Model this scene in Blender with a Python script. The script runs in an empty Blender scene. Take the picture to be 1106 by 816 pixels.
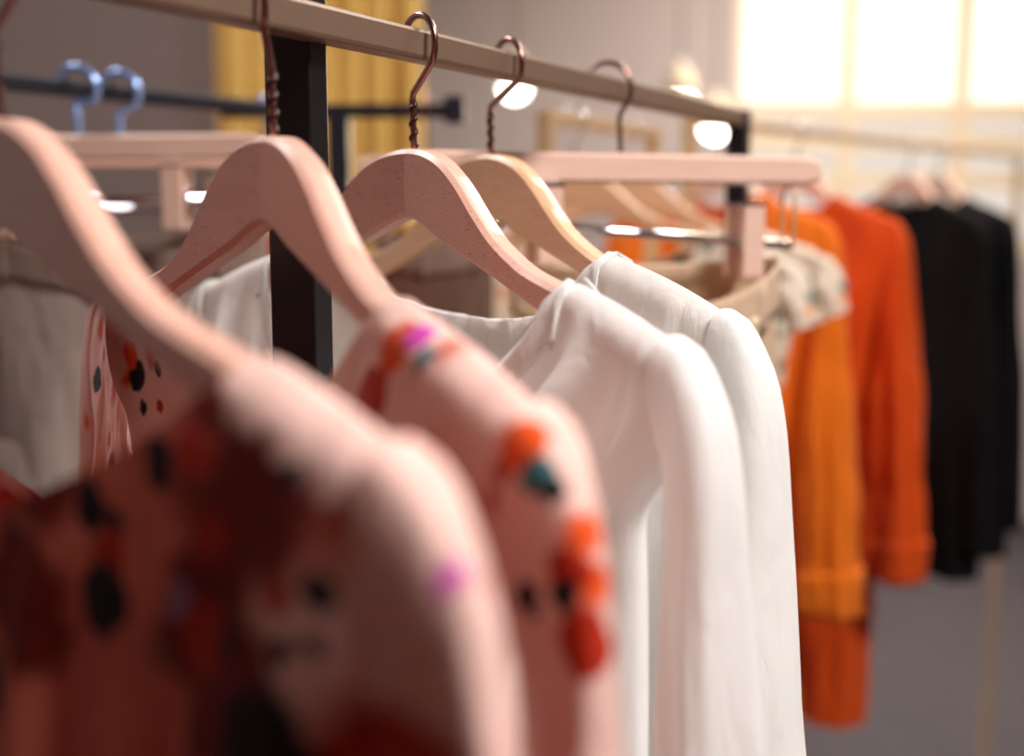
import bpy, bmesh, math, random
from mathutils import Vector, noise as mnoise
from math import sin, cos, exp, pi, radians as R
random.seed(7)
S = bpy.context.scene
COL = S.collection
EYE = 1.45                                   # height of the camera; heights below are given relative to it

# ------------------------------------------------------------------ materials
def new_mat(name):
    m = bpy.data.materials.new(name); m.use_nodes = True
    nt = m.node_tree; nt.nodes.clear()
    out = nt.nodes.new('ShaderNodeOutputMaterial')
    return m, nt, out

def N(nt, kind, **kw):
    n = nt.nodes.new(kind)
    for k, v in kw.items():
        if k.startswith('i_'):
            n.inputs[k[2:].replace('_', ' ')].default_value = v
        else:
            setattr(n, k, v)
    return n

def rgb(r, g, b):                            # display 0-255 to linear
    f = lambda c: (c/255/12.92) if c/255 <= .04045 else ((c/255+.055)/1.055)**2.4
    return (f(r), f(g), f(b), 1)

def plain(name, col, rough=.5, metal=0, spec=.5, vary=.06, scale=40, bump=0):
    m, nt, out = new_mat(name); L = nt.links
    b = N(nt, 'ShaderNodeBsdfPrincipled', i_Roughness=rough, i_Metallic=metal)
    b.inputs['Specular IOR Level'].default_value = spec
    tc = N(nt, 'ShaderNodeTexCoord'); nz = N(nt, 'ShaderNodeTexNoise', i_Scale=scale, i_Detail=3.0)
    L.new(tc.outputs['Object'], nz.inputs['Vector'])
    mx = N(nt, 'ShaderNodeMixRGB'); mx.inputs[1].default_value = tuple(c*(1-vary) for c in col[:3])+(1,)
    mx.inputs[2].default_value = tuple(min(1, c*(1+vary)) for c in col[:3])+(1,)
    L.new(nz.outputs['Fac'], mx.inputs[0]); L.new(mx.outputs[0], b.inputs['Base Color'])
    if bump:
        bp = N(nt, 'ShaderNodeBump', i_Strength=bump, i_Distance=.002)
        L.new(nz.outputs['Fac'], bp.inputs['Height']); L.new(bp.outputs[0], b.inputs['Normal'])
    L.new(b.outputs[0], out.inputs[0])
    return m

def emit(name, col, s):
    m, nt, out = new_mat(name)
    e = N(nt, 'ShaderNodeEmission', i_Color=col, i_Strength=s); nt.links.new(e.outputs[0], out.inputs[0])
    return m

def wood(name, c1, c2, fleck):
    m, nt, out = new_mat(name); L = nt.links
    b = N(nt, 'ShaderNodeBsdfPrincipled', i_Roughness=.42)
    b.inputs['Specular IOR Level'].default_value = .55
    tc = N(nt, 'ShaderNodeTexCoord')
    mp = N(nt, 'ShaderNodeMapping'); mp.inputs['Scale'].default_value = (18, 60, 130)
    mp.inputs['Rotation'].default_value = (0, .22, 0)
    L.new(tc.outputs['Object'], mp.inputs['Vector'])
    n1 = N(nt, 'ShaderNodeTexNoise', i_Scale=1.3, i_Detail=3.0); L.new(mp.outputs[0], n1.inputs['Vector'])
    mx = N(nt, 'ShaderNodeMixRGB'); mx.inputs[1].default_value = c1; mx.inputs[2].default_value = c2
    L.new(n1.outputs['Fac'], mx.inputs[0])
    mp2 = N(nt, 'ShaderNodeMapping'); mp2.inputs['Scale'].default_value = (260, 900, 1500)
    mp2.inputs['Rotation'].default_value = (0, .22, 0)
    L.new(tc.outputs['Object'], mp2.inputs['Vector'])
    v = N(nt, 'ShaderNodeTexNoise', i_Scale=1.0, i_Detail=1.0); L.new(mp2.outputs[0], v.inputs['Vector'])
    rp = N(nt, 'ShaderNodeValToRGB'); rp.color_ramp.elements[0].position = .62; rp.color_ramp.elements[1].position = .74
    rp.color_ramp.elements[1].color = (.55, .55, .55, 1)
    L.new(v.outputs['Fac'], rp.inputs[0])
    m2 = N(nt, 'ShaderNodeMixRGB'); m2.inputs[2].default_value = fleck
    L.new(rp.outputs[0], m2.inputs[0]); L.new(mx.outputs[0], m2.inputs[1]); L.new(m2.outputs[0], b.inputs['Base Color'])
    bp = N(nt, 'ShaderNodeBump', i_Strength=.12, i_Distance=.0006); L.new(v.outputs['Fac'], bp.inputs['Height'])
    L.new(bp.outputs[0], b.inputs['Normal'])
    L.new(b.outputs[0], out.inputs[0])
    return m

def cloth_out(nt, out, color_socket, trans, weave=1400, bump=.15, wrinkle=.4, sheen=.10):
    L = nt.links
    tc = N(nt, 'ShaderNodeTexCoord')
    w = N(nt, 'ShaderNodeTexNoise', i_Scale=weave, i_Detail=1.0); L.new(tc.outputs['Object'], w.inputs['Vector'])
    mp = N(nt, 'ShaderNodeMapping'); mp.inputs['Scale'].default_value = (48, 48, 17)
    L.new(tc.outputs['Object'], mp.inputs['Vector'])
    k = N(nt, 'ShaderNodeTexNoise', i_Scale=1.0, i_Detail=3.0, i_Distortion=.8); L.new(mp.outputs[0], k.inputs['Vector'])
    b1 = N(nt, 'ShaderNodeBump', i_Strength=bump, i_Distance=.0005); L.new(w.outputs['Fac'], b1.inputs['Height'])
    b2 = N(nt, 'ShaderNodeBump', i_Strength=wrinkle, i_Distance=.009); L.new(k.outputs['Fac'], b2.inputs['Height'])
    L.new(b1.outputs[0], b2.inputs['Normal'])
    d = N(nt, 'ShaderNodeBsdfPrincipled', i_Roughness=.85)
    d.inputs['Specular IOR Level'].default_value = .15
    d.inputs['Sheen Weight'].default_value = sheen
    L.new(color_socket, d.inputs['Base Color']); L.new(b2.outputs[0], d.inputs['Normal'])
    t = N(nt, 'ShaderNodeBsdfTranslucent'); L.new(color_socket, t.inputs['Color']); L.new(b2.outputs[0], t.inputs['Normal'])
    mx = N(nt, 'ShaderNodeMixShader'); mx.inputs[0].default_value = trans
    L.new(d.outputs[0], mx.inputs[1]); L.new(t.outputs[0], mx.inputs[2])
    return mx

def cloth(name, col, trans=.25, sheer=0, vary=.08, **kw):
    m, nt, out = new_mat(name); L = nt.links
    tc = N(nt, 'ShaderNodeTexCoord'); nz = N(nt, 'ShaderNodeTexNoise', i_Scale=14.0, i_Detail=4.0)
    L.new(tc.outputs['Object'], nz.inputs['Vector'])
    mx = N(nt, 'ShaderNodeMixRGB'); mx.inputs[1].default_value = tuple(c*(1-vary) for c in col[:3])+(1,)
    mx.inputs[2].default_value = tuple(min(1, c*(1+vary)) for c in col[:3])+(1,)
    L.new(nz.outputs['Fac'], mx.inputs[0])
    s = cloth_out(nt, out, mx.outputs[0], trans, **kw)
    if sheer:
        tp = N(nt, 'ShaderNodeBsdfTransparent'); m2 = N(nt, 'ShaderNodeMixShader'); m2.inputs[0].default_value = sheer
        L.new(s.outputs[0], m2.inputs[1]); L.new(tp.outputs[0], m2.inputs[2]); s = m2
    L.new(s.outputs[0], out.inputs[0])
    return m

def floral(name, base, layers, blooms=(), trans=.25, scale=1.0, warp=.022):
    """printed cloth: layers = (scale, size, colour, seed); blooms = (x, y, z, radius, colour) in the garment's own space"""
    m, nt, out = new_mat(name); L = nt.links
    tc = N(nt, 'ShaderNodeTexCoord')
    nz = N(nt, 'ShaderNodeTexNoise', i_Scale=38.0*scale, i_Detail=3.0); L.new(tc.outputs['Object'], nz.inputs['Vector'])
    sc = N(nt, 'ShaderNodeVectorMath', operation='MULTIPLY_ADD')
    sc.inputs[1].default_value = (warp,)*3; L.new(nz.outputs['Color'], sc.inputs[0]); L.new(tc.outputs['Object'], sc.inputs[2])
    off = N(nt, 'ShaderNodeVectorMath', operation='ADD'); off.inputs[1].default_value = (-warp/2,)*3
    L.new(sc.outputs[0], off.inputs[0])
    cur = N(nt, 'ShaderNodeRGB'); cur.outputs[0].default_value = base; cs = cur.outputs[0]
    for (k, size, c, seed) in layers:
        mp = N(nt, 'ShaderNodeMapping'); mp.inputs['Location'].default_value = (seed, seed*1.7, seed*.6)
        mp.inputs['Scale'].default_value = (k, k*.5, k*.85)
        L.new(off.outputs[0], mp.inputs['Vector'])
        v = N(nt, 'ShaderNodeTexVoronoi', i_Scale=1.0); L.new(mp.outputs[0], v.inputs['Vector'])
        rp = N(nt, 'ShaderNodeMapRange'); rp.inputs['From Min'].default_value = size+.05; rp.inputs['From Max'].default_value = size-.05
        L.new(v.outputs['Distance'], rp.inputs['Value'])
        mx = N(nt, 'ShaderNodeMixRGB'); mx.inputs[2].default_value = c
        L.new(rp.outputs[0], mx.inputs[0]); L.new(cs, mx.inputs[1]); cs = mx.outputs[0]
    for (x, y, z, r, c) in blooms:
        ds = N(nt, 'ShaderNodeVectorMath', operation='DISTANCE'); ds.inputs[1].default_value = (x, y, z)
        L.new(off.outputs[0], ds.inputs[0])
        rp = N(nt, 'ShaderNodeMapRange'); rp.inputs['From Min'].default_value = r*1.08; rp.inputs['From Max'].default_value = r*.92
        L.new(ds.outputs['Value'], rp.inputs['Value'])
        mx = N(nt, 'ShaderNodeMixRGB'); mx.inputs[2].default_value = c
        L.new(rp.outputs[0], mx.inputs[0]); L.new(cs, mx.inputs[1]); cs = mx.outputs[0]
    s = cloth_out(nt, out, cs, trans)
    L.new(s.outputs[0], out.inputs[0])
    return m

M = {}
M['beech'] = wood('beech', rgb(231, 182, 164), rgb(216, 162, 144), rgb(140, 80, 66))
M['beech_warm'] = wood('beech_warm', rgb(230, 186, 150), rgb(214, 164, 126), rgb(160, 104, 72))
M['beech_pale'] = wood('beech_pale', rgb(232, 196, 178), rgb(218, 178, 160), rgb(180, 134, 116))
M['black_metal'] = plain('black_metal', rgb(9, 10, 17), .45, .2, vary=.15)
M['navy_metal'] = plain('navy_metal', rgb(10, 14, 30), .5, .1, vary=.15)
M['bronze'] = plain('bronze', rgb(128, 104, 88), .4, .4)
M['brass'] = plain('brass', rgb(214, 186, 146), .4, .5)
M['copper'] = plain('copper', rgb(150, 112, 106), .25, 1.0)
M['chrome'] = plain('chrome', rgb(225, 228, 240), .12, 1.0, vary=.02)
M['white_cotton'] = cloth('white_cotton', rgb(246, 245, 243), .30, sheer=.03, vary=.02, wrinkle=.28)
M['white_gauze'] = cloth('white_gauze', rgb(246, 245, 243), .30, sheer=.0, vary=.02)
M['white_inside'] = cloth('white_inside', rgb(246, 238, 226), .35, vary=.03)
M['khaki'] = cloth('khaki', rgb(206, 176, 146), .18, weave=900)
M['khaki_band'] = cloth('khaki_band', rgb(212, 182, 154), .15, weave=900)
M['taupe'] = cloth('taupe', rgb(150, 128, 116), .15)
M['brown_cloth'] = cloth('brown_cloth', rgb(112, 86, 74), .1)
M['grey_cloth'] = cloth('grey_cloth', rgb(172, 154, 146), .15)
M['navy_cloth'] = cloth('navy_cloth', rgb(30, 40, 76), .05)
M['orange_cloth'] = cloth('orange_cloth', rgb(238, 122, 26), .2, vary=.06)
M['orange_deep'] = cloth('orange_deep', rgb(218, 82, 20), .2, vary=.06)
M['black_cloth'] = cloth('black_cloth', rgb(13, 12, 14), .02, sheen=.0)
M['cream_button'] = plain('cream_button', rgb(232, 214, 176), .4)
PINK = rgb(235, 194, 183); ORANGE = rgb(226, 84, 28); RED = rgb(176, 42, 16); BLACK = rgb(22, 22, 32)
TEAL = rgb(60, 112, 118); MAGENTA = rgb(206, 60, 176); LILAC = rgb(150, 120, 150)

# ------------------------------------------------------------------ helpers
def link(o, parent=None):
    COL.objects.link(o)
    if parent: o.parent = parent
    return o

def mesh(name, verts, faces, mat, parent=None, smooth=True, solid=0, sub=0, bevel=0):
    me = bpy.data.meshes.new(name); me.from_pydata([tuple(v) for v in verts], [], faces); me.update()
    bm = bmesh.new(); bm.from_mesh(me); bmesh.ops.recalc_face_normals(bm, faces=bm.faces); bm.to_mesh(me); bm.free()
    me.materials.append(mat)
    if smooth:
        for p in me.polygons: p.use_smooth = True
    o = link(bpy.data.objects.new(name, me), parent)
    if bevel:
        b = o.modifiers.new('b', 'BEVEL'); b.width = bevel; b.segments = 2; b.limit_method = 'ANGLE'
    if solid:
        s = o.modifiers.new('s', 'SOLIDIFY'); s.thickness = solid; s.offset = 0
    if sub:
        s = o.modifiers.new('u', 'SUBSURF'); s.levels = sub; s.render_levels = sub
    return o

def tag(o, label, cat, group=None):
    o['label'] = label; o['category'] = cat
    if group: o['group'] = group
    return o

def thing(name, label, cat, loc=(0, 0, 0), rz=0, group=None):
    o = bpy.data.objects.new(name, None); o.empty_display_size = .05; link(o)
    o.location = loc; o.rotation_euler = (0, 0, rz)
    return tag(o, label, cat, group)

def box(x0, x1, y0, y1, z0, z1):
    v = [(x, y, z) for x in (x0, x1) for y in (y0, y1) for z in (z0, z1)]
    f = [(0, 1, 3, 2), (4, 6, 7, 5), (0, 4, 5, 1), (2, 3, 7, 6), (0, 2, 6, 4), (1, 5, 7, 3)]
    return v, f

def merge(*vf):
    V, F = [], []
    for v, f in vf:
        n = len(V); V += list(v); F += [tuple(i+n for i in q) for q in f]
    return V, F

def tube(pts, r, seg=10, closed=False):
    P = [Vector(p) for p in pts]; n = len(P); V, F = [], []
    up = None
    for i, p in enumerate(P):
        t = (P[min(i+1, n-1)]-P[max(i-1, 0)]).normalized()
        if up is None: up = Vector((0, 1, 0)) if abs(t.y) < .9 else Vector((1, 0, 0))
        a = (up-t*up.dot(t)).normalized(); up = a; b = t.cross(a)
        rr = r[i] if isinstance(r, (list, tuple)) else r
        for k in range(seg):
            q = 2*pi*k/seg; V.append(p+a*rr*cos(q)+b*rr*sin(q))
    for i in range(n-1):
        for k in range(seg):
            F.append((i*seg+k, i*seg+(k+1) % seg, (i+1)*seg+(k+1) % seg, (i+1)*seg+k))
    F.append(tuple(range(seg))[::-1]); F.append(tuple((n-1)*seg+k for k in range(seg)))
    return V, F

def beam(a, b, w, h):
    """square bar from a to b (horizontal), w wide, h high"""
    a, b = Vector(a), Vector(b); d = (b-a).normalized(); s = Vector((d.y, -d.x, 0))*w/2; u = Vector((0, 0, h/2))
    v = [p+i*s+j*u for p in (a, b) for i in (-1, 1) for j in (-1, 1)]
    return v, [(0, 1, 3, 2), (4, 6, 7, 5), (0, 4, 5, 1), (2, 3, 7, 6), (0, 2, 6, 4), (1, 5, 7, 3)]

def interp(tab, x):
    if x <= tab[0][0]: return tab[0][1]
    for i in range(len(tab)-1):
        x0, y0 = tab[i]; x1, y1 = tab[i+1]
        if x <= x1:
            m0 = (y1-tab[i-1][1])/(x1-tab[i-1][0]) if i > 0 else 0
            m1 = (tab[i+2][1]-y0)/(tab[i+2][0]-x0) if i+2 < len(tab) else (y1-y0)/(x1-x0)
            h = x1-x0; t = (x-x0)/h
            return (2*t**3-3*t*t+1)*y0+(t**3-2*t*t+t)*h*m0+(-2*t**3+3*t*t)*y1+(t**3-t*t)*h*m1
    return tab[-1][1]

def sstep(a, b, x):
    t = max(0, min(1, (x-a)/(b-a))); return t*t*(3-2*t)

# ------------------------------------------------------------------ shaped wooden hanger
TOP = [(0, 0), (.015, -.0012), (.027, -.0042), (.038, -.009), (.050, -.017), (.064, -.0288), (.080, -.0405), (.102, -.0510),
       (.120, -.0560), (.140, -.0605), (.160, -.0655), (.178, -.0710), (.195, -.0770), (.208, -.0835)]
BOT = [(0, -.0325), (.033, -.0425), (.077, -.0560), (.125, -.0715), (.17, -.0840), (.20, -.0925), (.208, -.0955)]
TIP = .203
def prof(u): return interp(TOP, min(abs(u), TIP))

def arm_mesh(sign, b, th=.0115, end=TIP):
    n = 46; ring = []
    V, F = [], []
    for i in range(n+1):
        u = end*i/n; zt, zb = interp(TOP, u), interp(BOT, u)
        if u > end-.006:                       # rounded tip
            k = 1-((u-(end-.006))/.006)**2*.55; m = (zt+zb)/2; zt = m+(zt-m)*k; zb = m+(zb-m)*k
        h = th/2; e = .0022
        pr = [(-h, zb+e), (-h, zt-e), (-h+e, zt), (h-e, zt), (h, zt-e), (h, zb+e), (h-e, zb), (-h+e, zb)]
        for (y, z) in pr:
            V.append((sign*u*cos(b), -u*sin(b)+y, z))
    for i in range(n):
        for k in range(8):
            F.append((i*8+k, i*8+(k+1) % 8, (i+1)*8+(k+1) % 8, (i+1)*8+k))
    F.append(tuple(range(8))); F.append(tuple(n*8+k for k in range(8)))
    return V, F

def smooth_by_angle(o, ang=40):
    me = o.data; bm = bmesh.new(); bm.from_mesh(me)
    for e in bm.edges:
        e.smooth = not (len(e.link_faces) == 2 and e.calc_face_angle(0) > R(ang))
    bm.to_mesh(me); bm.free()

def hook_pts(t, h, rr=.0142, kink=.026, slant=.012):
    """neck, kink, slant, then an arc over the rail centred at (t, h)"""
    p = [(0, 0, -.006), (0, 0, .006), (-.001, 0, kink-.004), (0, 0, kink)]
    a0 = -35
    for k in range(0, 26):
        a = R(a0+k*9.2)
        p.append((t+rr*cos(a), 0, h+rr*sin(a)))
    return p

def hanger(label, cat_group, X, Y, Z, ax, bend, t=.0, railh=.053, mat='beech', hookmat='copper', name='coat_hanger', mat2=None, hr=.0016):
    root = thing(name, label, 'hanger', (X, Y, EYE+Z), -R(ax), cat_group)
    for s in (-1, 1):
        v, f = arm_mesh(s, R(bend)); o = mesh('arm', v, f, M[mat2 or mat] if s < 0 else M[mat], root); smooth_by_angle(o, 38)
    v, f = tube(hook_pts(t, railh), hr, 8); o = mesh('hook', v, f, M[hookmat], root)
    tw = []
    for k in range(26):                       # the lower neck is sleeved in a twisted dark wire
        a = k*.9; tw.append((.0012*cos(a), .0012*sin(a), .001+k*.00092))
    v, f = tube(tw, .0013, 6); mesh('hook_sleeve', v, f, M['copper_dark'], root)
    return root
M['copper_dark'] = plain('copper_dark', rgb(70, 46, 46), .35, .9)

# ------------------------------------------------------------------ garments that hang on a shaped hanger
class Garment:
    def __init__(g, bend, un=.135, front=.10, back=.025, hem=.62, W=.2095, waist=.20, flare=.235, thick=.026, fold=.010, seed=0, arm=.2, thb=.55, unl=None, pleats=(), lam=.045, lift=.0042, fopen=.020):
        g.b = R(bend); g.un = un; g.fr = front; g.bk = back; g.hem = hem; g.W = W; g.waist = waist; g.flare = flare
        g.th = thick; g.fold = fold; g.seed = seed; g.pleats = pleats; g.thb = thb; g.arm = arm; g.unl = unl or un; g.lam = lam; g.lift = lift; g.fopen = fopen
    def nk(g, u):                              # -1..1 across the neck opening
        return (2*u-(g.un-g.unl))/(g.un+g.unl)
    def shoulder(g, u):
        k = g.nk(u)
        if abs(k) >= 1: return prof(u)+g.lift
        return (prof(g.un)*(1+k)+prof(g.unl)*(1-k))/2+g.lift
    def top(g, u, side):
        k = g.nk(u)
        if abs(k) >= 1: return prof(u)+g.lift
        return g.shoulder(u)-(g.fr if side < 0 else g.bk)*(1-k*k)**.85
    def P(g, u, d, side, off=0):
        v0 = g.top(u, side); v = v0-d
        kk = g.nk(u); sh = g.shoulder(u); D = sh-v
        k = u/g.W
        edge = max(0, 1-abs(k)**16)**.5
        near = max(D, d, (1-abs(kk))*.1 if abs(kk) < 1 else 0)
        th = (.0092*(1-exp(-near/.0032)) + g.th*(1 if side < 0 else g.thb)*(1-exp(-D/.10)))*edge
        if abs(kk) < 1: th += g.fopen*(1 if side < 0 else g.thb)*(1-kk*kk)*exp(-d/.12)
        ph = g.seed*1.7
        amp = g.fold*sstep(.0, .16, D)*edge
        fo = sin(2*pi*u/g.lam+ph+D*2.0+side)*.55+sin(2*pi*u/(g.lam*2.3)+ph*2.1+side*1.3-D*3)*.7+sin(2*pi*u/(g.lam*.55)+ph*.7+D*4)*.18
        fo += .5*mnoise.noise(Vector((u*70+ph, D*16, side*2+g.seed*3)))
        fo += 1.4*(mnoise.noise(Vector((u*22+ph, D*5, side*3+g.seed))))
        pl = 0
        if side < 0:
            for (pu, pw, pa, pd) in g.pleats:   # hanging folds: place, width, height, where they start
                c = pu+.012*(mnoise.noise(Vector((pu*40, D*4, g.seed)))); q = (u-c)/(pw*(.55 if u < c else 1.5))
                pl += pa*sstep(pd, pd+.08, D)*exp(-q*q)
        nn = side*(th+amp*(1 if side < 0 else g.thb)*(.6+fo*.6)+pl*edge+off)
        # width of the body with height
        w = 1-(1-g.waist/g.W)*sstep(.02, g.arm, D)+(g.flare-g.waist)/g.W*sstep(.2, .6, D)
        uu = u*(1 if D < .01 else w)
        return Vector((uu*cos(g.b), -abs(uu)*sin(g.b)+nn, v))
    def body(g, mat, parent, nu=132, nd=66):
        V, F = [], []
        for side in (-1, 1):
            o = len(V)
            for i in range(nu+1):
                u = -g.W+2*g.W*i/nu
                for j in range(nd+1):
                    d = (g.hem+g.top(u, side))*(j/nd)**1.7
                    V.append(g.P(u, d, side))
            for i in range(nu):
                for j in range(nd):
                    a = o+i*(nd+1)+j; F.append((a, a+1, a+nd+2, a+nd+1))
        me = mesh('body', V, F, mat, parent)
        bm = bmesh.new(); bm.from_mesh(me.data); bmesh.ops.remove_doubles(bm, verts=bm.verts, dist=.0002)
        bmesh.ops.recalc_face_normals(bm, faces=bm.faces); bm.to_mesh(me.data); bm.free()
        return me
    def neckband(g, side, width, mat, parent, name='neckband', over=.004):
        V, F = [], []; n = 70; m = 5
        for i in range(n+1):
            u = -g.unl-over+(g.un+g.unl+2*over)*i/n
            for j in range(m+1):
                p = g.P(u, width*j/m, side, .0020)
                if j == 0: p.z += .0012
                p.y += side*.0018*mnoise.noise(Vector((u*90, j*.6, g.seed)))*2
                V.append(p)
        for i in range(n):
            for j in range(m):
                a = i*(m+1)+j; F.append((a, a+1, a+m+2, a+m+1))
        return mesh(name, V, F, mat, parent, solid=.0012)
    def sleeve(g, s, outer, inner, wn, mat, parent, fold=.004, seed=0, cuff=0, cuffmat=None, name='sleeve'):
        """outer and inner outlines in (u, v); wn = half depth along the outline"""
        n = 54; m = 44; V, F = [], []
        def arc(path):
            L = [0]
            for i in range(1, len(path)): L.append(L[-1]+math.dist(path[i], path[i-1]))
            return [(l/L[-1], p[0]) for l, p in zip(L, path)], [(l/L[-1], p[1]) for l, p in zip(L, path)]
        ou, ov = arc(outer); iu, iv = arc(inner)
        def ring(t, grow=0):
            a = Vector((interp(ou, t), interp(ov, t))); b = Vector((interp(iu, t), interp(iv, t)))
            c = (a+b)/2; h = (a-b)/2; w = interp(wn, t); r = []
            for k in range(m):
                q = 2*pi*k/m; cc, ss = cos(q), sin(q)
                rad = 1+.10*sin(3*q+seed+t*4)*t
                fo = fold*sstep(.05, .5, t)*(sin(5*q+seed*2+t*3)+.6*sin(8*q+seed-t*5)+mnoise.noise(Vector((cc*2, ss*2, t*7+seed)))*1.8)
                hp = h.length; k1 = (abs(cc)**.85*(1 if cc > 0 else -1))*rad
                uv = c+h*k1*(1+grow/hp)+h.normalized()*fo*cc
                nn = (w+grow+fo)*(abs(ss)**.62*(1 if ss > 0 else -1))
                u = uv.x
                r.append(Vector((s*u*cos(g.b), -u*sin(g.b)+nn, uv.y)))
            return r
        for i in range(n+1): V += ring((i/n)**1.25)
        for i in range(n):
            for k in range(m):
                F.append((i*m+k, i*m+(k+1) % m, (i+1)*m+(k+1) % m, (i+1)*m+k))
        o = mesh(name, V, F, mat, parent)
        if cuff:
            V, F = [], []; nn = 6
            for i in range(nn+1): V += ring(1-cuff+(cuff+.004)*i/nn, .0035)
            for i in range(nn):
                for k in range(m):
                    F.append((i*m+k, i*m+(k+1) % m, (i+1)*m+(k+1) % m, (i+1)*m+k))
            mesh('cuff', V, F, cuffmat or mat, o, solid=.001)
        return o

def long_sleeve(L=.60, w=.030, out=.02, nd=.030, arm=-.150, ins=.191):
    """outline of a sleeve falling from the hanger's tip; arm = height of the armpit, ins = where the inner edge hangs"""
    o = [(.196, prof(.196)+.0065), (.206, prof(.206)+.0065), (.216, -.086), (.2225, -.098), (.227, -.118), (.230, -.15), (.235, -.21), (.235+out*.5, -.09-L*.55), (.235+out, -.09-L)]
    k = (arm+.150)
    i = [(.196, arm), ((.196+ins)/2, arm-.007), (ins, arm-.016), (ins, arm-.032), (ins, arm-.05), (ins, -.22+k*.3), (ins, -.25), (.235+out*.5-2*w, -.09-L*.6), (.235+out-2*w, -.095-L)]
    wn = [(0, .012), (.08, nd*.53), (.2, nd*.66), (.5, nd*.86), (1, nd)]
    return o, i, wn

def shirt(name, label, cat, X, Y, Z, ax, bend, mats, sleeves=None, group=None, nb=(.018, .014), seeds=(1, 2), cuff=0, **kw):
    body, band = mats[0], mats[1]
    root = thing(name, label, cat, (X, Y, EYE+Z), -R(ax), group)
    g = Garment(bend, **kw)
    g.body(body, root)
    if nb[0]: g.neckband(-1, nb[0], band, root)
    if nb[1]: g.neckband(1, nb[1], band, root, name='back_neckband')
    if sleeves:
        for s, sd in ((-1, seeds[0]), (1, seeds[1])):
            o, i, wn = sleeves if not isinstance(sleeves, dict) else sleeves[s]; g.sleeve(s, o, i, wn, mats[2] if len(mats) > 2 else body, root, seed=sd, cuff=cuff, cuffmat=band)
    return root, g

# ------------------------------------------------------------------ the four near hangers and what they carry
#            X       Y      Z     axis bend  hook lean
HA = (-.1568, .3734, .0257, 43.0, 4.0, .010)
HB = (-.0887, .4530, .0248, 57.5, 4.0, -.0186)
HC = (-.0469, .5821, .0258, 53.0, 5.5, .005)
HD = (-.0118, .6755, .0270, 57.0, 1.5, .017)
RAILZ = .073
for nm, H, mat, mat2, lab in (('A', HA, 'beech', 'beech', 'wooden hanger nearest the lens, carrying the big dark red flowered blouse'),
                   ('B', HB, 'beech', 'beech', 'wooden hanger in front of the black post, carrying a pink flowered blouse'),
                   ('C', HC, 'beech', 'beech', 'wooden hanger just behind the black post, carrying the sharp white blouse'),
                   ('D', HD, 'beech_warm', 'beech_warm', 'tan wooden hanger carrying the second white blouse, before the clip hanger')):
    hanger(lab, 'wooden hangers on the main rail', *H, railh=RAILZ-H[2], mat=mat, mat2=mat2)

FL = [(26, .34, RED, 1.3), (30, .27, ORANGE, 4.1), (34, .22, BLACK, 7.7), (38, .16, TEAL, 2.9), (36, .14, LILAC, 5.5)]
def blooms_mat(name, blooms, layers=FL, trans=.07, lit_top=False):
    pt = [(u, -u*.07-.004, v, r, PINK) for (u, v, r) in ((.158, -.062, .013), (.175, -.067, .013), (.192, -.074, .014), (.210, -.085, .015), (.226, -.108, .015), (.234, -.135, .014), (.238, -.16, .014))] if lit_top else []  # pale pink patches paint the lit shoulder and sleeve edge
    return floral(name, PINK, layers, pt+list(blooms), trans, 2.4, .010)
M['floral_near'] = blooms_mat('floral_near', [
    (0.2185, -0.0188, -0.0928, 0.0026, MAGENTA), (0.2165, -0.0213, -0.0961, 0.0024, MAGENTA),
    (0.1316, -0.0279, -0.0833, 0.0055, BLACK), (0.1435, -0.0254, -0.0799, 0.0060, RED), (0.1102, -0.0333, -0.0956, 0.0055, BLACK), (0.1180, -0.0320, -0.0978, 0.0032, BLACK),
    (0.1504, -0.0274, -0.0959, 0.0068, RED), (0.1776, -0.0240, -0.0793, 0.0032, BLACK), (0.1898, -0.0245, -0.0856, 0.0030, RED), (0.1893, -0.0278, -0.1000, 0.0040, BLACK),
    (0.1806, -0.0319, -0.1143, 0.0036, BLACK), (0.1879, -0.0305, -0.1113, 0.0028, BLACK), (0.1410, -0.0310, -0.1123, 0.0050, LILAC), (0.1510, -0.0311, -0.1187, 0.0085, RED),
    (0.1163, -0.0332, -0.1067, 0.0070, RED), (0.1152, -0.0344, -0.1179, 0.0090, BLACK), (0.1620, -0.0302, -0.1161, 0.0040, BLACK), (0.1779, -0.0295, -0.1026, 0.0042, RED)], [(9, .66, rgb(208, 112, 92), 2.2), (14, .44, rgb(176, 48, 26), 1.3), (18, .33, rgb(120, 26, 18), 4.1), (21, .27, rgb(34, 18, 26), 7.7)], .06, True)  # rust and dark layers put the front's shade into the print
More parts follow.
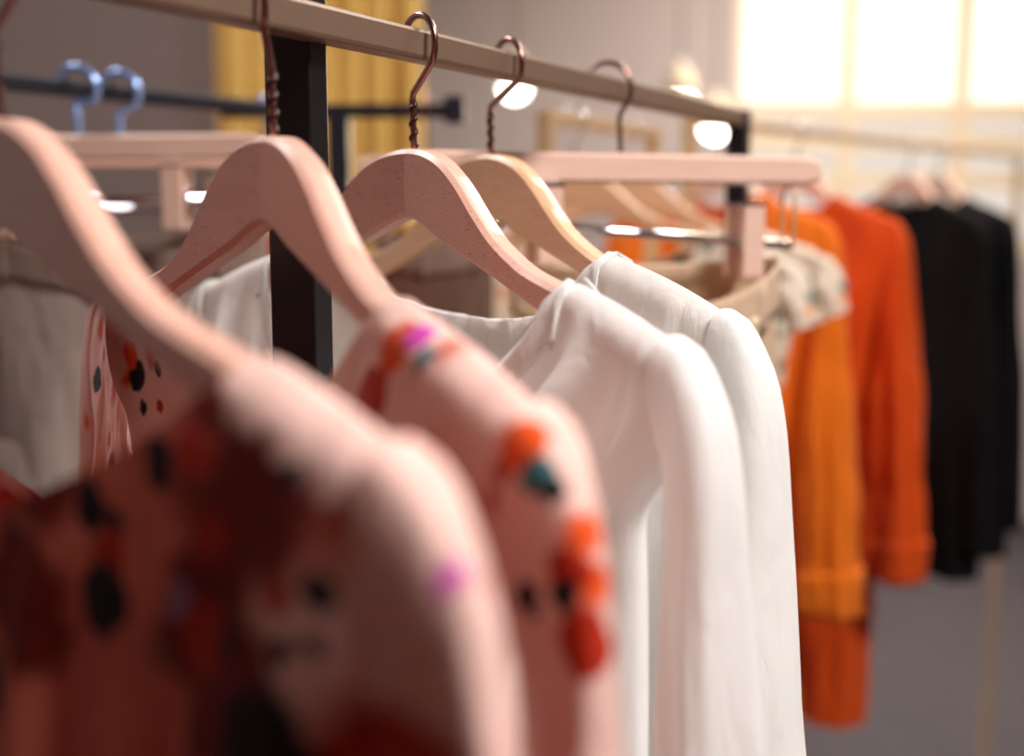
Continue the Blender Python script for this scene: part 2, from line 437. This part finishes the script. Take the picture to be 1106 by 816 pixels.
M['floral_mid'] = blooms_mat('floral_mid', [
    (0.1990, -0.0215, -0.0860, 0.0040, RED), (0.1955, -0.0220, -0.0930, 0.0042, RED), (0.1349, -0.0196, -0.0641, 0.0083, ORANGE), (0.1271, -0.0232, -0.0791, 0.0098, RED), (0.1431, -0.0161, -0.0602, 0.0054, MAGENTA), (0.1511, -0.0197, -0.0656, 0.0041, TEAL),
    (0.2043, -0.0220, -0.0797, 0.0068, ORANGE), (0.2256, -0.0205, -0.1193, 0.0076, RED), (0.2209, -0.0213, -0.1046, 0.0056, RED), (0.2104, -0.0217, -0.0857, 0.0044, TEAL), (0.2144, -0.0206, -0.0883, 0.0039, BLACK),
    (0.2094, -0.0240, -0.1149, 0.0044, BLACK), (0.2201, -0.0222, -0.1100, 0.0041, BLACK), (-0.1690, -0.0282, -0.1106, 0.0067, BLACK), (-0.1862, -0.0033, -0.1123, 0.0083, BLACK),
    (-0.1794, -0.0021, -0.1278, 0.0049, BLACK), (-0.1940, -0.0049, -0.1015, 0.0073, ORANGE), (-0.1368, -0.0337, -0.1342, 0.0081, RED), (-0.1607, 0, -0.1057, 0.0044, BLACK), (-0.1606, 0.0005, -0.1253, 0.0044, RED)],
    [(26, .20, rgb(196, 80, 56), 1.9), (34, .14, BLACK, 7.1), (36, .15, ORANGE, 3.3)])

shirt('flowered_blouse', 'large dark red and pink flowered blouse on the hanger nearest the lens', 'blouse',
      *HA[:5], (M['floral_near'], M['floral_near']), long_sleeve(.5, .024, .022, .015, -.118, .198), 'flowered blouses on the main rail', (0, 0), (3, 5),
      un=.150, front=.055, back=.078, thick=.024, fold=.010, seed=1, flare=.22, waist=.182, arm=.09)
shirt('flowered_blouse', 'pale pink blouse printed with orange and black flowers, hung before the black post', 'blouse',
      *HB[:5], (M['floral_mid'], M['floral_mid']), {1: long_sleeve(.5, .024, .03, .014, -.112, .199), -1: long_sleeve(.5, .030, -.005, .022)}, 'flowered blouses on the main rail', (0, 0), (4, 2),
      un=.118, unl=.172, thb=.25, fopen=.012, front=.085, back=.05, thick=.018, fold=.010, seed=2.3, waist=.178, flare=.20, arm=.08)
shirt('white_blouse', 'white gauzy blouse with wide neckband, sharpest, directly behind the flowered blouses', 'blouse',
      *HC[:5], (M['white_cotton'], M['white_gauze']), long_sleeve(.6, .0215, .02, .026, -.106, .203), 'white blouses on the main rail', (.025, .016), (1, 6),
      un=.137, unl=.118, front=.105, back=.028, thick=.018, fold=.009, seed=3.1, lam=.05, waist=.178, flare=.185, arm=.07,
      pleats=((.152, .007, .026, .0), (.176, .012, -.016, .01), (.122, .007, .034, .03), (.192, .006, .014, .0), (.085, .010, .032, .06), (.05, .014, .02, .10), (.0, .018, .022, .1), (-.06, .02, .022, .1), (-.12, .012, .02, .02), (-.16, .009, .02, .0)))
shirt('white_blouse', 'second white blouse, behind the sharpest one and before the khaki trousers', 'blouse',
      *HD[:5], (M['white_cotton'], M['white_gauze']), long_sleeve(.6, .030, .05), 'white blouses on the main rail', (.022, .014), (7, 2.2),
      un=.115, unl=.172, front=.09, back=.066, thick=.018, fold=.005, seed=5.2, lam=.06, waist=.18, flare=.20,
      pleats=((.165, .007, .020, .0), (.135, .010, .024, .03), (.19, .006, .014, .0)))

# ------------------------------------------------------------------ racks
def rack(name, label, parts, mat, group=None):
    root = thing(name, label, 'clothes rack', parts[0][1], 0, group)
    o0 = Vector(parts[0][1])
    for p in parts:
        kind = p[0]
        if kind == 'post':
            x, y, z0, z1, w, d, rz = p[1][0], p[1][1], p[1][2], p[2], p[3], p[4], p[5]
            v, f = box(-w/2, w/2, -d/2, d/2, 0, z1-z0)
            o = mesh('post', v, f, M[mat], root, smooth=False, bevel=.001); o.location = Vector((x, y, z0))-o0; o.rotation_euler = (0, 0, rz)
        elif kind == 'foot':
            v, f = box(-.12, .12, -.02, .02, 0, .03); o = mesh('foot', v, f, M[mat], root, smooth=False, bevel=.003)
            o.location = Vector(p[1])-o0; o.rotation_euler = (0, 0, p[2])
        else:
            v, f = beam(Vector(p[1])-o0, Vector(p[2])-o0, p[3], p[3]); mesh(kind, v, f, M[p[4] if len(p) > 4 else mat], root, smooth=False, bevel=.002)
    return root
rd = math.atan2(.447, .894)
def on_rail(y): return -.333+.5*y
rack('clothes_rack', 'black steel clothes rack with upright post amid the near hangers', [
    ('post', (-.0910, .517, 0), EYE+RAILZ+.30, .0235, .0130, -rd),
    ('post', (on_rail(1.06), 1.06, 0), EYE+RAILZ+.0075, .017, .017, -rd),
    ('post', (on_rail(-.3), -.3, 0), EYE+RAILZ+.0075, .017, .017, -rd),
    ('rail', (on_rail(-.3), -.3, EYE+RAILZ), (on_rail(1.06), 1.06, EYE+RAILZ), .014, 'bronze'),
    ('foot', (-.0910, .517, 0), -rd), ('foot', (on_rail(1.06), 1.06, 0), -rd), ('foot', (on_rail(-.3), -.3, 0), -rd)], 'black_metal')

# ------------------------------------------------------------------ clip hangers with trousers
def clip_hanger(label, X, Y, Z, ax, half, rodl, rodr, clips, t, railh, group, mat='beech_pale', barh=.0095, inset=.022, hookmat='copper', hr=.0016, hrot=0):
    root = thing('clip_hanger', label, 'hanger', (X, Y, EYE+Z), -R(ax), group)
    n = 28; V, F = [], []
    for i in range(n+1):
        x = -half+2*half*i/n; k = 1-.35*max(0, (abs(x)-(half-.008))/.008)**2
        h = barh*k; y = .0065; e = .002
        for (yy, zz) in [(-y, -h+e), (-y, h-e), (-y+e, h), (y-e, h), (y, h-e), (y, -h+e), (y-e, -h), (-y+e, -h)]:
            V.append((x, yy, zz))
    for i in range(n):
        for k in range(8): F.append((i*8+k, i*8+(k+1) % 8, (i+1)*8+(k+1) % 8, (i+1)*8+k))
    F.append(tuple(range(8))); F.append(tuple(n*8+k for k in range(8)))
    o = mesh('bar', V, F, M[mat], root); smooth_by_angle(o)
    hp = [(x*cos(R(hrot)), x*sin(R(hrot)), z+barh) for x, y, z in hook_pts(t, railh-barh, .0168)]
    v, f = tube(hp, hr, 8); mesh('hook', v, f, M[hookmat], root)
    a, b = Vector((-half+inset, 0, rodl)), Vector((half-.022, 0, rodr))
    rod = mesh('rod', *tube([a, b], .0032, 12), M['chrome'], root)
    for p in (a, b):                          # wire loops carrying the rod
        for dy in (-.007, .007):
            v, f = tube([(p.x, dy*.4, -barh+.001), (p.x, dy, -barh-.008), (p.x, dy, p.z+.006), (p.x, dy*.5, p.z-.004)], .0012, 6)
            mesh('wire_loop', v, f, M['brass'], root)
    for x in clips:
        z = rodl+(rodr-rodl)*(x-a.x)/(b.x-a.x)
        V1 = []
        v, f = box(-.0085, .0085, -.012, -.006, -.024, .025); v2, f2 = box(-.0085, .0085, .006, .012, -.024, .025)
        c = mesh('clip', *merge((v, f), (v2, f2)), M[mat], root, smooth=False, bevel=.001); c.location = (x, 0, z)
        v, f = box(-.009, .009, -.0125, .0125, .0245, .0262); mesh('clip_cap', v, f, M['chrome'], c, smooth=False)
        sp = [(.010, .008*cos(q), .008*sin(q)) for q in [k*.5 for k in range(14)]]
        v, f = tube(sp, .0014, 6); mesh('spring', v, f, M['chrome'], c)
    return root

def trousers(label, X, Y, Z, ax, x0, x1, ztop, sag, length, mats, group=None, depth=.024, button=None, seed=0, name='trousers'):
    """waist held at x0 and x1; the front edge sags between the clips"""
    root = thing(name, label, 'trousers', (X, Y, EYE+Z), -R(ax), group)
    cx, hw = (x0+x1)/2, (x1-x0)/2
    def P(q, d, grow=0):
        c, s = cos(q), sin(q)
        k = abs(c)**.8*(1 if c > 0 else -1); w = hw*(1+.10*sstep(0, .25, d)); dp = depth*(1+.45*sstep(0, .3, d))
        front = max(0, -s)
        z = ztop-d-sag*(front**1.2)*(1-k*k*.55)-(.006 if s > 0 else 0)*s
        fo = .006*sstep(.02, .2, d)*(sin(7*q+seed+d*6)+.7*sin(11*q-seed*2+d*9)+mnoise.noise(Vector((c*3, s*3, d*6+seed)))*1.5)
        return Vector((cx+k*(w+grow)+fo*c, (dp+grow)*s+fo*s, z))
    m = 88
    def grid(d0, d1, n, grow=0):
        V, F = [], []
        for i in range(n+1):
            for k in range(m): V.append(P(2*pi*k/m, d0+(d1-d0)*i/n, grow))
        for i in range(n):
            for k in range(m): F.append((i*m+k, i*m+(k+1) % m, (i+1)*m+(k+1) % m, (i+1)*m+k))
        return V, F
    mesh('hip', *grid(0, .215, 30), mats[0], root)
    mesh('waistband', *grid(-.002, .030, 5, .0012), mats[1], root, solid=.0014)
    for s in (-1, 1):                         # two legs below the crotch
        V, F = [], []; n = 20; mm = 36
        for i in range(n+1):
            d = .17+(length-.17)*i/n
            for k in range(mm):
                q = 2*pi*k/mm; c, sn = cos(q), sin(q)
                gr = sstep(.16, .22, d); x = cx+s*hw*.58+hw*(.50+.06*gr)*c; y = depth*(1.1+.5*gr)*sn+.004*sin(4*q+seed+d*8)
                V.append((x, y, ztop-d-sag*.3*(1 if sn < 0 else 0)*-sn))
        for i in range(n):
            for k in range(mm): F.append((i*mm+k, i*mm+(k+1) % mm, (i+1)*mm+(k+1) % mm, (i+1)*mm+k))
        mesh('leg', V, F, mats[0], root)
    # fly flap and loops
    for lx in (-.75, -.1, .72):
        q = math.acos(max(-1, min(1, abs(lx)**1.25*(1 if lx > 0 else -1)))); q = -q
        V = []
        for dd in (-.003, .010, .022, .034):
            p = P(q, dd, .0022); V += [p+Vector((-.004, 0, 0)), p+Vector((.004, 0, 0))]
        mesh('belt_loop', V, [(0, 1, 3, 2), (2, 3, 5, 4), (4, 5, 7, 6)], mats[1], root, solid=.0014)
    if button:
        q, d = button; p = P(q, d, .004)
        V, F = [], []; mm = 40
        for (r, y) in ((0, .0005), (.0012, .0005), (.0016, -.001), (.006, -.0022), (.0075, -.001), (.0078, .001)):
            for k in range(mm):
                a = 2*pi*k/mm; rr = r*(1+(.16*cos(6*a) if r > .004 else 0)); V.append((rr*cos(a), y, rr*sin(a)))
        for i in range(5):
            for k in range(mm): F.append((i*mm+k, i*mm+(k+1) % mm, (i+1)*mm+(k+1) % mm, (i+1)*mm+k))
        b = mesh('button', V, F, M['cream_button'], root); b.location = p
        b.rotation_euler = (R(12), 0, R(30))
    return root, P

EX, EY, EZ, EAX = .0700, .787, .0225, -24.0
clip_hanger('long pale wooden clip hanger with chrome rod, holding the khaki trousers', EX, EY, EZ, EAX, .156, -.034, -.051, (-.055, .098), -.010, RAILZ-EZ, 'clip hangers', inset=.070, hrot=-50)
trousers('khaki trousers with a flower-shaped cream button, clipped beside the white blouses', EX, EY, EZ, EAX, -.076, .1225, -.060, .030, .85,
         (M['khaki'], M['khaki_band']), 'clipped trousers', button=(-1.0, .026), seed=1.0, depth=.030)

# ------------------------------------------------------------------ left rack, its clip hanger and garments
r3a, r3b = Vector((-.56, .60, EYE+.089)), Vector((-.225, 1.16, EYE+.089))
rack('clothes_rack', 'navy steel clothes rack behind the near hangers, before the yellow curtain', [
    ('post', (-.170, 1.20, 0), EYE+.089, .021, .021, 0),
    ('post', (-.56, .60, 0), EYE+.089, .021, .021, -rd),
    ('crossbar', (-.285, 1.20, EYE+.090), (-.055, 1.20, EYE+.090), .0135),
    ('knob', (-.066, 1.20, EYE+.091), (-.046, 1.20, EYE+.091), .026),
    ('rail', r3a, r3b+Vector((.02, .04, 0)), .0125), ('foot', (-.170, 1.20, 0), R(72)), ('foot', (-.56, .60, 0), 1.0)], 'navy_metal')
def on_r3(y): return r3a.x+(y-r3a.y)/(r3b.y-r3a.y)*(r3b.x-r3a.x)
M['glint_hook'] = plain('glint_hook', rgb(150, 180, 236), .25, .6, vary=.03)  # pale blue colour stands in for bluish glints on chrome hooks
clip_hanger('pinkish wooden clip hanger on the navy rack, left of the black post', on_r3(1.0)+.0, 1.0, .038, 8, .165, -.04, -.046, (-.10, .085), 0, .051, 'clip hangers', hookmat='glint_hook', hr=.0032)
clip_hanger('empty wooden clip hanger on the navy rack, just before the one with grey trousers', on_r3(.965), .962, .044, 8, .150, -.04, -.04, (-.08, .08), 0, .045, 'clip hangers', hookmat='glint_hook', hr=.0032)
trousers('grey trousers clipped on the navy rack, left of the black post', on_r3(1.0), 1.0, .038, 8, -.13, .12, -.060, .02, .85,
         (M['grey_cloth'], M['taupe']), 'clipped trousers', seed=2.2)
hanger('wooden hanger with an orange blouse, on the crossbar of the navy rack', None, -.245, 1.20, .036, 57, 3, 0, .053, 'beech_warm', 'glint_hook', hr=.0026)
shirt('orange_blouse', 'orange blouse on the crossbar of the navy rack, glimpsed beyond the black post', 'blouse', -.245, 1.20, .036, 57, 3,
      (M['orange_deep'], M['orange_deep']), long_sleeve(.5), None, un=.10, front=.07, seed=9, thick=.022)
clip_hanger('small wooden clip hanger at the end of the navy crossbar, holding brown trousers', -.083, 1.20, .036, 12, .070, -.03, -.032, (-.03, .045), 0, .054, 'clip hangers', hrot=-78)
trousers('brown trousers clipped at the end of the navy crossbar, seen under the white blouse\'s hanger', -.083, 1.20, .036, 12, -.052, .066, -.062, .014, .8,
         (M['brown_cloth'], M['taupe']), 'clipped trousers', seed=3.0)

# rack beyond the main one: two cream flowered blouses and an orange one
def on_r4(y): return .064+.5*(y-1.28)
rack('clothes_rack', 'brass clothes rack behind the khaki trousers, holding the cream flowered blouses', [
    ('post', (on_r4(1.22), 1.22, 0), EYE+.092, .016, .016, -rd), ('post', (on_r4(1.50), 1.50, 0), EYE+.092, .016, .016, -rd),
    ('rail', (on_r4(1.22), 1.22, EYE+.086), (on_r4(1.50), 1.50, EYE+.086), .013),
    ('foot', (on_r4(1.22), 1.22, 0), -rd), ('foot', (on_r4(1.50), 1.50, 0), -.67)], 'brass')
M['cream_floral'] = floral('cream_floral', rgb(240, 226, 208), [(30, .26, rgb(96, 132, 124), 1.1), (34, .2, rgb(236, 150, 90), 4.2), (36, .14, rgb(80, 74, 84), 6.6)])
fl_o = [(.190, -.072), (.206, -.078), (.222, -.082), (.240, -.098), (.252, -.122), (.256, -.150)]
fl_i = [(.190, -.130), (.194, -.136), (.200, -.142), (.208, -.148), (.216, -.156), (.222, -.166)]
flutter = (fl_o, fl_i, [(0, .010), (.3, .016), (1, .024)])
for (y, ax, lab1, lab2) in ((1.28, 25, 'wooden hanger with a cream flowered blouse, first on the brass rack', 'cream flowered blouse with flutter sleeves, first on the brass rack'),
                            (1.42, 25, 'wooden hanger with a cream flowered blouse, second on the brass rack', 'cream flowered blouse with flutter sleeves, second on the brass rack')):
    hanger(lab1, 'hangers on the brass rack', on_r4(y), y, .033, ax, 3, 0, .053, 'beech_warm', 'chrome')
    shirt('flutter_blouse', lab2, 'blouse', on_r4(y), y, .033, ax, 3, (M['cream_floral'], M['cream_floral']), flutter, 'cream flowered blouses', un=.15, front=.16, back=.05, seed=y*7, thick=.016, fold=.006, hem=.235, waist=.19, flare=.20)
# rack on the right with orange jackets and black coats
J = [(.28+.778*(y-1.62), y) for y in (1.62, 1.80, 2.17, 2.30)]
j0, j1 = Vector((.28-.778*.07, 1.55, 0)), Vector((.28+.778*1.1, 2.72, 0))
rack('clothes_rack', 'pale brass clothes rack with the orange jackets and black coats', [
    ('post', tuple(j0), EYE+.112, .016, .016, -.67), ('post', tuple(j1), EYE+.112, .016, .016, -.67),
    ('rail', j0+Vector((0, 0, EYE+.105)), j1+Vector((0, 0, EYE+.105)), .013), ('foot', tuple(j0), -.67), ('foot', tuple(j1), -.67)], 'brass')
jl = (('long orange jacket with wide cuffed sleeves, beside the khaki trousers', 'wooden hanger inside the orange jacket beside the khaki trousers'),
      ('second orange jacket, between the first orange jacket and the black coats', 'wooden hanger inside the second orange jacket, by the black coats'),
      ('black coat next to the orange jackets', 'wooden hanger inside the black coat next to the orange jackets'),
      ('black coat at the far end of the right rack', 'wooden hanger inside the black coat at the rack\'s far end'))
for k, (x, y) in enumerate(J):
    blk = k >= 2
    ax = 58 if not blk else 70
    hanger(jl[k][1], 'hangers on the right rack', x, y, .052, ax, 4, 0, .053, 'beech_pale', 'chrome')
    m = M['black_cloth'] if blk else M['orange_cloth' if k == 0 else 'orange_deep']
    shirt('black_coat' if blk else 'orange_jacket', jl[k][0], 'coat' if blk else 'jacket', x, y, .052, ax, 4, (m, m),
          long_sleeve((.455, .47, .53, .53)[k], .038, .035), 'black coats' if blk else 'orange jackets', seeds=(2+k, 3.3+k*2), un=.09, front=.06, back=.02,
          seed=6+k*1.3, thick=.034, fold=.016, lam=.07, hem=.80 if not blk else .68, waist=.18 if not blk else .2, flare=.175 if not blk else .235, cuff=.12 if not blk else 0, lift=.006)

# ------------------------------------------------------------------ room
def structure(name, vf, mat, **kw):
    o = mesh(name, vf[0], vf[1], mat, smooth=False, **kw); o['kind'] = 'structure'; return o
M['wall'] = plain('wall', rgb(206, 196, 196), .8, vary=.02, scale=3)
M['wall_dark'] = plain('wall_dark', rgb(128, 74, 60), .8, vary=.1, scale=2)
M['wall_grey'] = plain('wall_grey', rgb(120, 104, 100), .8, vary=.12, scale=1.6)
M['floor'] = plain('floor', rgb(60, 56, 66), .7, spec=.15, vary=.15, scale=5)
M['ceiling'] = plain('ceiling', rgb(190, 176, 166), .9, vary=.02, scale=3)
M['cream'] = plain('cream', rgb(246, 230, 202), .6, vary=.03)
x0, x1, y0, y1, H = -2.6, 3.2, -2.4, 5.4, 2.9
structure('floor', box(x0, x1, y0, y1, -.1, 0), M['floor'])
structure('ceiling', box(x0, x1, y0, y1, H, H+.1), M['ceiling'])
structure('wall_left', merge(box(x0-.1, x0, y0, .2, 0, H), box(x0-.1, x0, 2.4, y1, 0, H), box(x0-.1, x0, .2, 2.4, 0, .9), box(x0-.1, x0, .2, 2.4, 2.5, H)), M['wall_dark'])
structure('wall_right', box(x1, x1+.1, y0, y1, 0, H), M['wall_grey'])
structure('wall_near', box(x0, x1, y0-.1, y0, 0, H), M['wall_dark'])
WX0, WX1, WZ0, WZ1 = .98, 2.5, 1.22, 2.55
structure('wall_far', merge(box(x0, WX0, y1, y1+.1, 0, H), box(WX1, x1, y1, y1+.1, 0, H), box(WX0, WX1, y1, y1+.1, 0, WZ0), box(WX0, WX1, y1, y1+.1, WZ1, H)), M['wall'])
structure('wall_alcove', box(x0, -.55, 3.3, 3.4, 0, H), M['wall_grey'])
def window(name, a, b, z0, z1, axis, mat, nv, hz):
    fr = structure(name, frame_vf(a, b, z0, z1, axis, nv, hz), M['cream'])
    if axis == 'x': v, f = box(a, b, y1+.055, y1+.065, z0, 1.86); v2, f2 = box(a, b, y1+.055, y1+.065, 1.86, z1); mesh('transom_pane', v2, f2, M['sun_bright'], fr, smooth=False)
    else: v, f = box(x0-.065, x0-.055, a, b, z0, z1)
    mesh('pane', v, f, mat, fr, smooth=False)
def frame_vf(a, b, z0, z1, axis, nv, hz):
    L = []; w = .035
    def bx(p, q, r, s):
        e = .004 if s-r > .3 else 0
        if axis == 'x': L.append(box(p, q, y1+.01+e, y1+.05-e, r, s))
        else: L.append(box(x0-.05+e, x0-.01-e, p, q, r, s))
    for k in range(nv+1):
        p = a+(b-a)*k/nv; bx(max(a, p-w), min(b, p+w), z0, z1)
    for z in hz: bx(a, b, z-w, z+w)
    return merge(*L)
M['sun_glass'] = emit('sun_glass', (1, .88, .78, 1), .85)
M['sun_bright'] = emit('sun_bright', (1, .92, .78, 1), 1.7)
M['added_pane'] = emit('added_pane', (1, .93, .88, 1), .4)  # faint glow for the added left window
window('window_1', WX0, WX1, WZ0, WZ1, 'x', M['sun_glass'], 3, (WZ0+.035, 1.55, 1.72, 1.86, WZ1-.035))
window('added_window', .2, 2.4, .9, 2.5, 'y', M['added_pane'], 3, (.935, 1.7, 2.465))  # unseen window, added for bluish glints and soft side light

# yellow curtain of the fitting room
V, F = [], []; n = 160
for i in range(n+1):
    t = i/n; x = -.72+.50*t
    for j in range(9):
        z = .06+2.25*j/8; a = 1-.35*j/8
        V.append((x, 3.0+.035*a*sin(t*2*pi*7+.6*sin(j*.5))+.01*sin(t*31+j), z))
for i in range(n):
    for j in range(8): F.append((i*9+j, i*9+j+1, (i+1)*9+j+1, (i+1)*9+j))
M['yellow_cloth'] = cloth('yellow_cloth', rgb(224, 188, 108), .2, vary=.1)
cr = thing('curtain', 'yellow fitting-room curtain hanging behind the black post', 'curtain', (-.47, 3.0, 0))
o = mesh('drape', [Vector(v)-Vector((-.47, 3, 0)) for v in V], F, M['yellow_cloth'], cr, solid=.003)
mesh('curtain_rod', *tube([(-.50, 0, 2.33), (.30, 0, 2.33)], .014, 12), M['brass'], cr)
for k in range(8):
    x = -.24+.07*k
    q = [(x, .024*cos(a*.45), 2.33+.024*sin(a*.45)-.006) for a in range(15)]
    mesh('ring', *tube(q, .003, 6), M['brass'], cr)

# pendant lamps
M['lamp_glow'] = emit('lamp_glow', (1, .95, .88, 1), 14)
def pendant(label, x, y, z):
    r = thing('pendant_lamp', label, 'lamp', (x, y, z), 0, 'pendant lamps')
    V, F = [], []; m = 28
    pr = [(.052, -.055), (.055, -.055), (.052, -.01), (.040, .03), (.018, .05), (.012, .07), (.0, .07)]
    for (rr, zz) in pr:
        for k in range(m): V.append((rr*cos(2*pi*k/m), rr*sin(2*pi*k/m), zz))
    for i in range(len(pr)-1):
        for k in range(m): F.append((i*m+k, i*m+(k+1) % m, (i+1)*m+(k+1) % m, (i+1)*m+k))
    mesh('lamp_shade', V, F, M['cream'], r)
    V, F = [], []
    for i in range(13):
        a = pi*i/12
        for k in range(20): V.append((.046*sin(a)*cos(2*pi*k/20), .046*sin(a)*sin(2*pi*k/20), -.052+.046*cos(a)))
    for i in range(12):
        for k in range(20): F.append((i*20+k, i*20+(k+1) % 20, (i+1)*20+(k+1) % 20, (i+1)*20+k))
    mesh('bulb', V, F, M['lamp_glow'], r)
    mesh('cord', *tube([(0, 0, .06), (0, 0, H-z)], .003, 6), M['black_metal'], r)
pendant('glowing pendant lamp above the second white blouse\'s hanger', .010, 4.2, EYE+.45)
pendant('glowing pendant lamp beside the far end of the black rail', .70, 4.2, EYE+.315)
pendant('glowing pendant lamp higher up, beside the far end of the black rail', .59, 4.3, EYE+.425)

# ceiling panels: a fitting with a lit diffuser, and the light it gives
M['diffuser'] = emit('diffuser', (1, .93, .84, 1), 5)
def panel(label, x, y, w, d, e, col=(1, .955, .93)):
    r = thing('ceiling_light', label, 'ceiling light', (x, y, H), 0, 'ceiling lights')
    f = merge(box(-w/2, w/2, -d/2, -d/2+.03, -.04, 0), box(-w/2, w/2, d/2-.03, d/2, -.04, 0), box(-w/2, -w/2+.03, -d/2+.03, d/2-.03, -.04, 0), box(w/2-.03, w/2, -d/2+.03, d/2-.03, -.04, 0))
    mesh('frame', *f, M['cream'], r, smooth=False)
    mesh('diffuser', *box(-w/2+.03, w/2-.03, -d/2+.03, d/2-.03, -.03, -.02), M['diffuser'], r, smooth=False)
    L = bpy.data.lights.new('panel_light', 'AREA'); L.shape = 'RECTANGLE'; L.size = w-.08; L.size_y = d-.08; L.energy = e; L.color = col
    o = bpy.data.objects.new('panel_light', L); link(o, r); o.location = (0, 0, -.045)
LIGHTS = [('square ceiling light to the right of the near hangers', 1.0, -.15, .6, .6, 70), ('square ceiling light over the orange jackets', 1.1, 2.3, .6, .6, 46, (1, .9, .78)),
          ('square ceiling light before the yellow curtain', -1.1, 1.7, .6, .6, 30), ('square ceiling light by the far window', 1.4, 4.2, .6, .6, 30, (1, .9, .8))]
for l in LIGHTS: panel(*l)
def area(name, loc, rot, sx, sy, e, col):
    L = bpy.data.lights.new(name, 'AREA'); L.shape = 'RECTANGLE'; L.size = sx; L.size_y = sy; L.energy = e; L.color = col
    o = bpy.data.objects.new(name, L); link(o); o.location = loc; o.rotation_euler = rot
area('window_sunlight', ((WX0+WX1)/2, y1-.03, 1.9), (R(-90), 0, 0), 1.4, 1.2, 90, (1, .82, .58))
area('added_daylight', (x0+.03, 1.3, 1.7), (0, R(-90), 0), 1.5, 2.1, 1, (.75, .86, 1))  # cool light added along with the unseen left window

w = bpy.data.worlds.new('World'); S.world = w; w.use_nodes = True
bg = w.node_tree.nodes['Background']; bg.inputs[0].default_value = (1, .9, .85, 1); bg.inputs[1].default_value = .03

# ------------------------------------------------------------------ camera
cam = bpy.data.cameras.new('camera'); co = bpy.data.objects.new('camera', cam); link(co)
cam.sensor_fit = 'HORIZONTAL'; cam.sensor_width = 36; cam.lens = 1293/1106*36
cam.clip_start = .02
co.location = (0, 0, EYE); co.rotation_euler = (R(90)-math.atan(188/1293), 0, 0)
cam.dof.use_dof = True; cam.dof.focus_distance = .53; cam.dof.aperture_fstop = 3.6; cam.dof.aperture_blades = 0
S.camera = co
S.view_settings.view_transform = 'Standard'; S.view_settings.look = 'None'; S.view_settings.gamma = 1
S.view_settings.use_curve_mapping = False; S.view_settings.exposure = 0.0
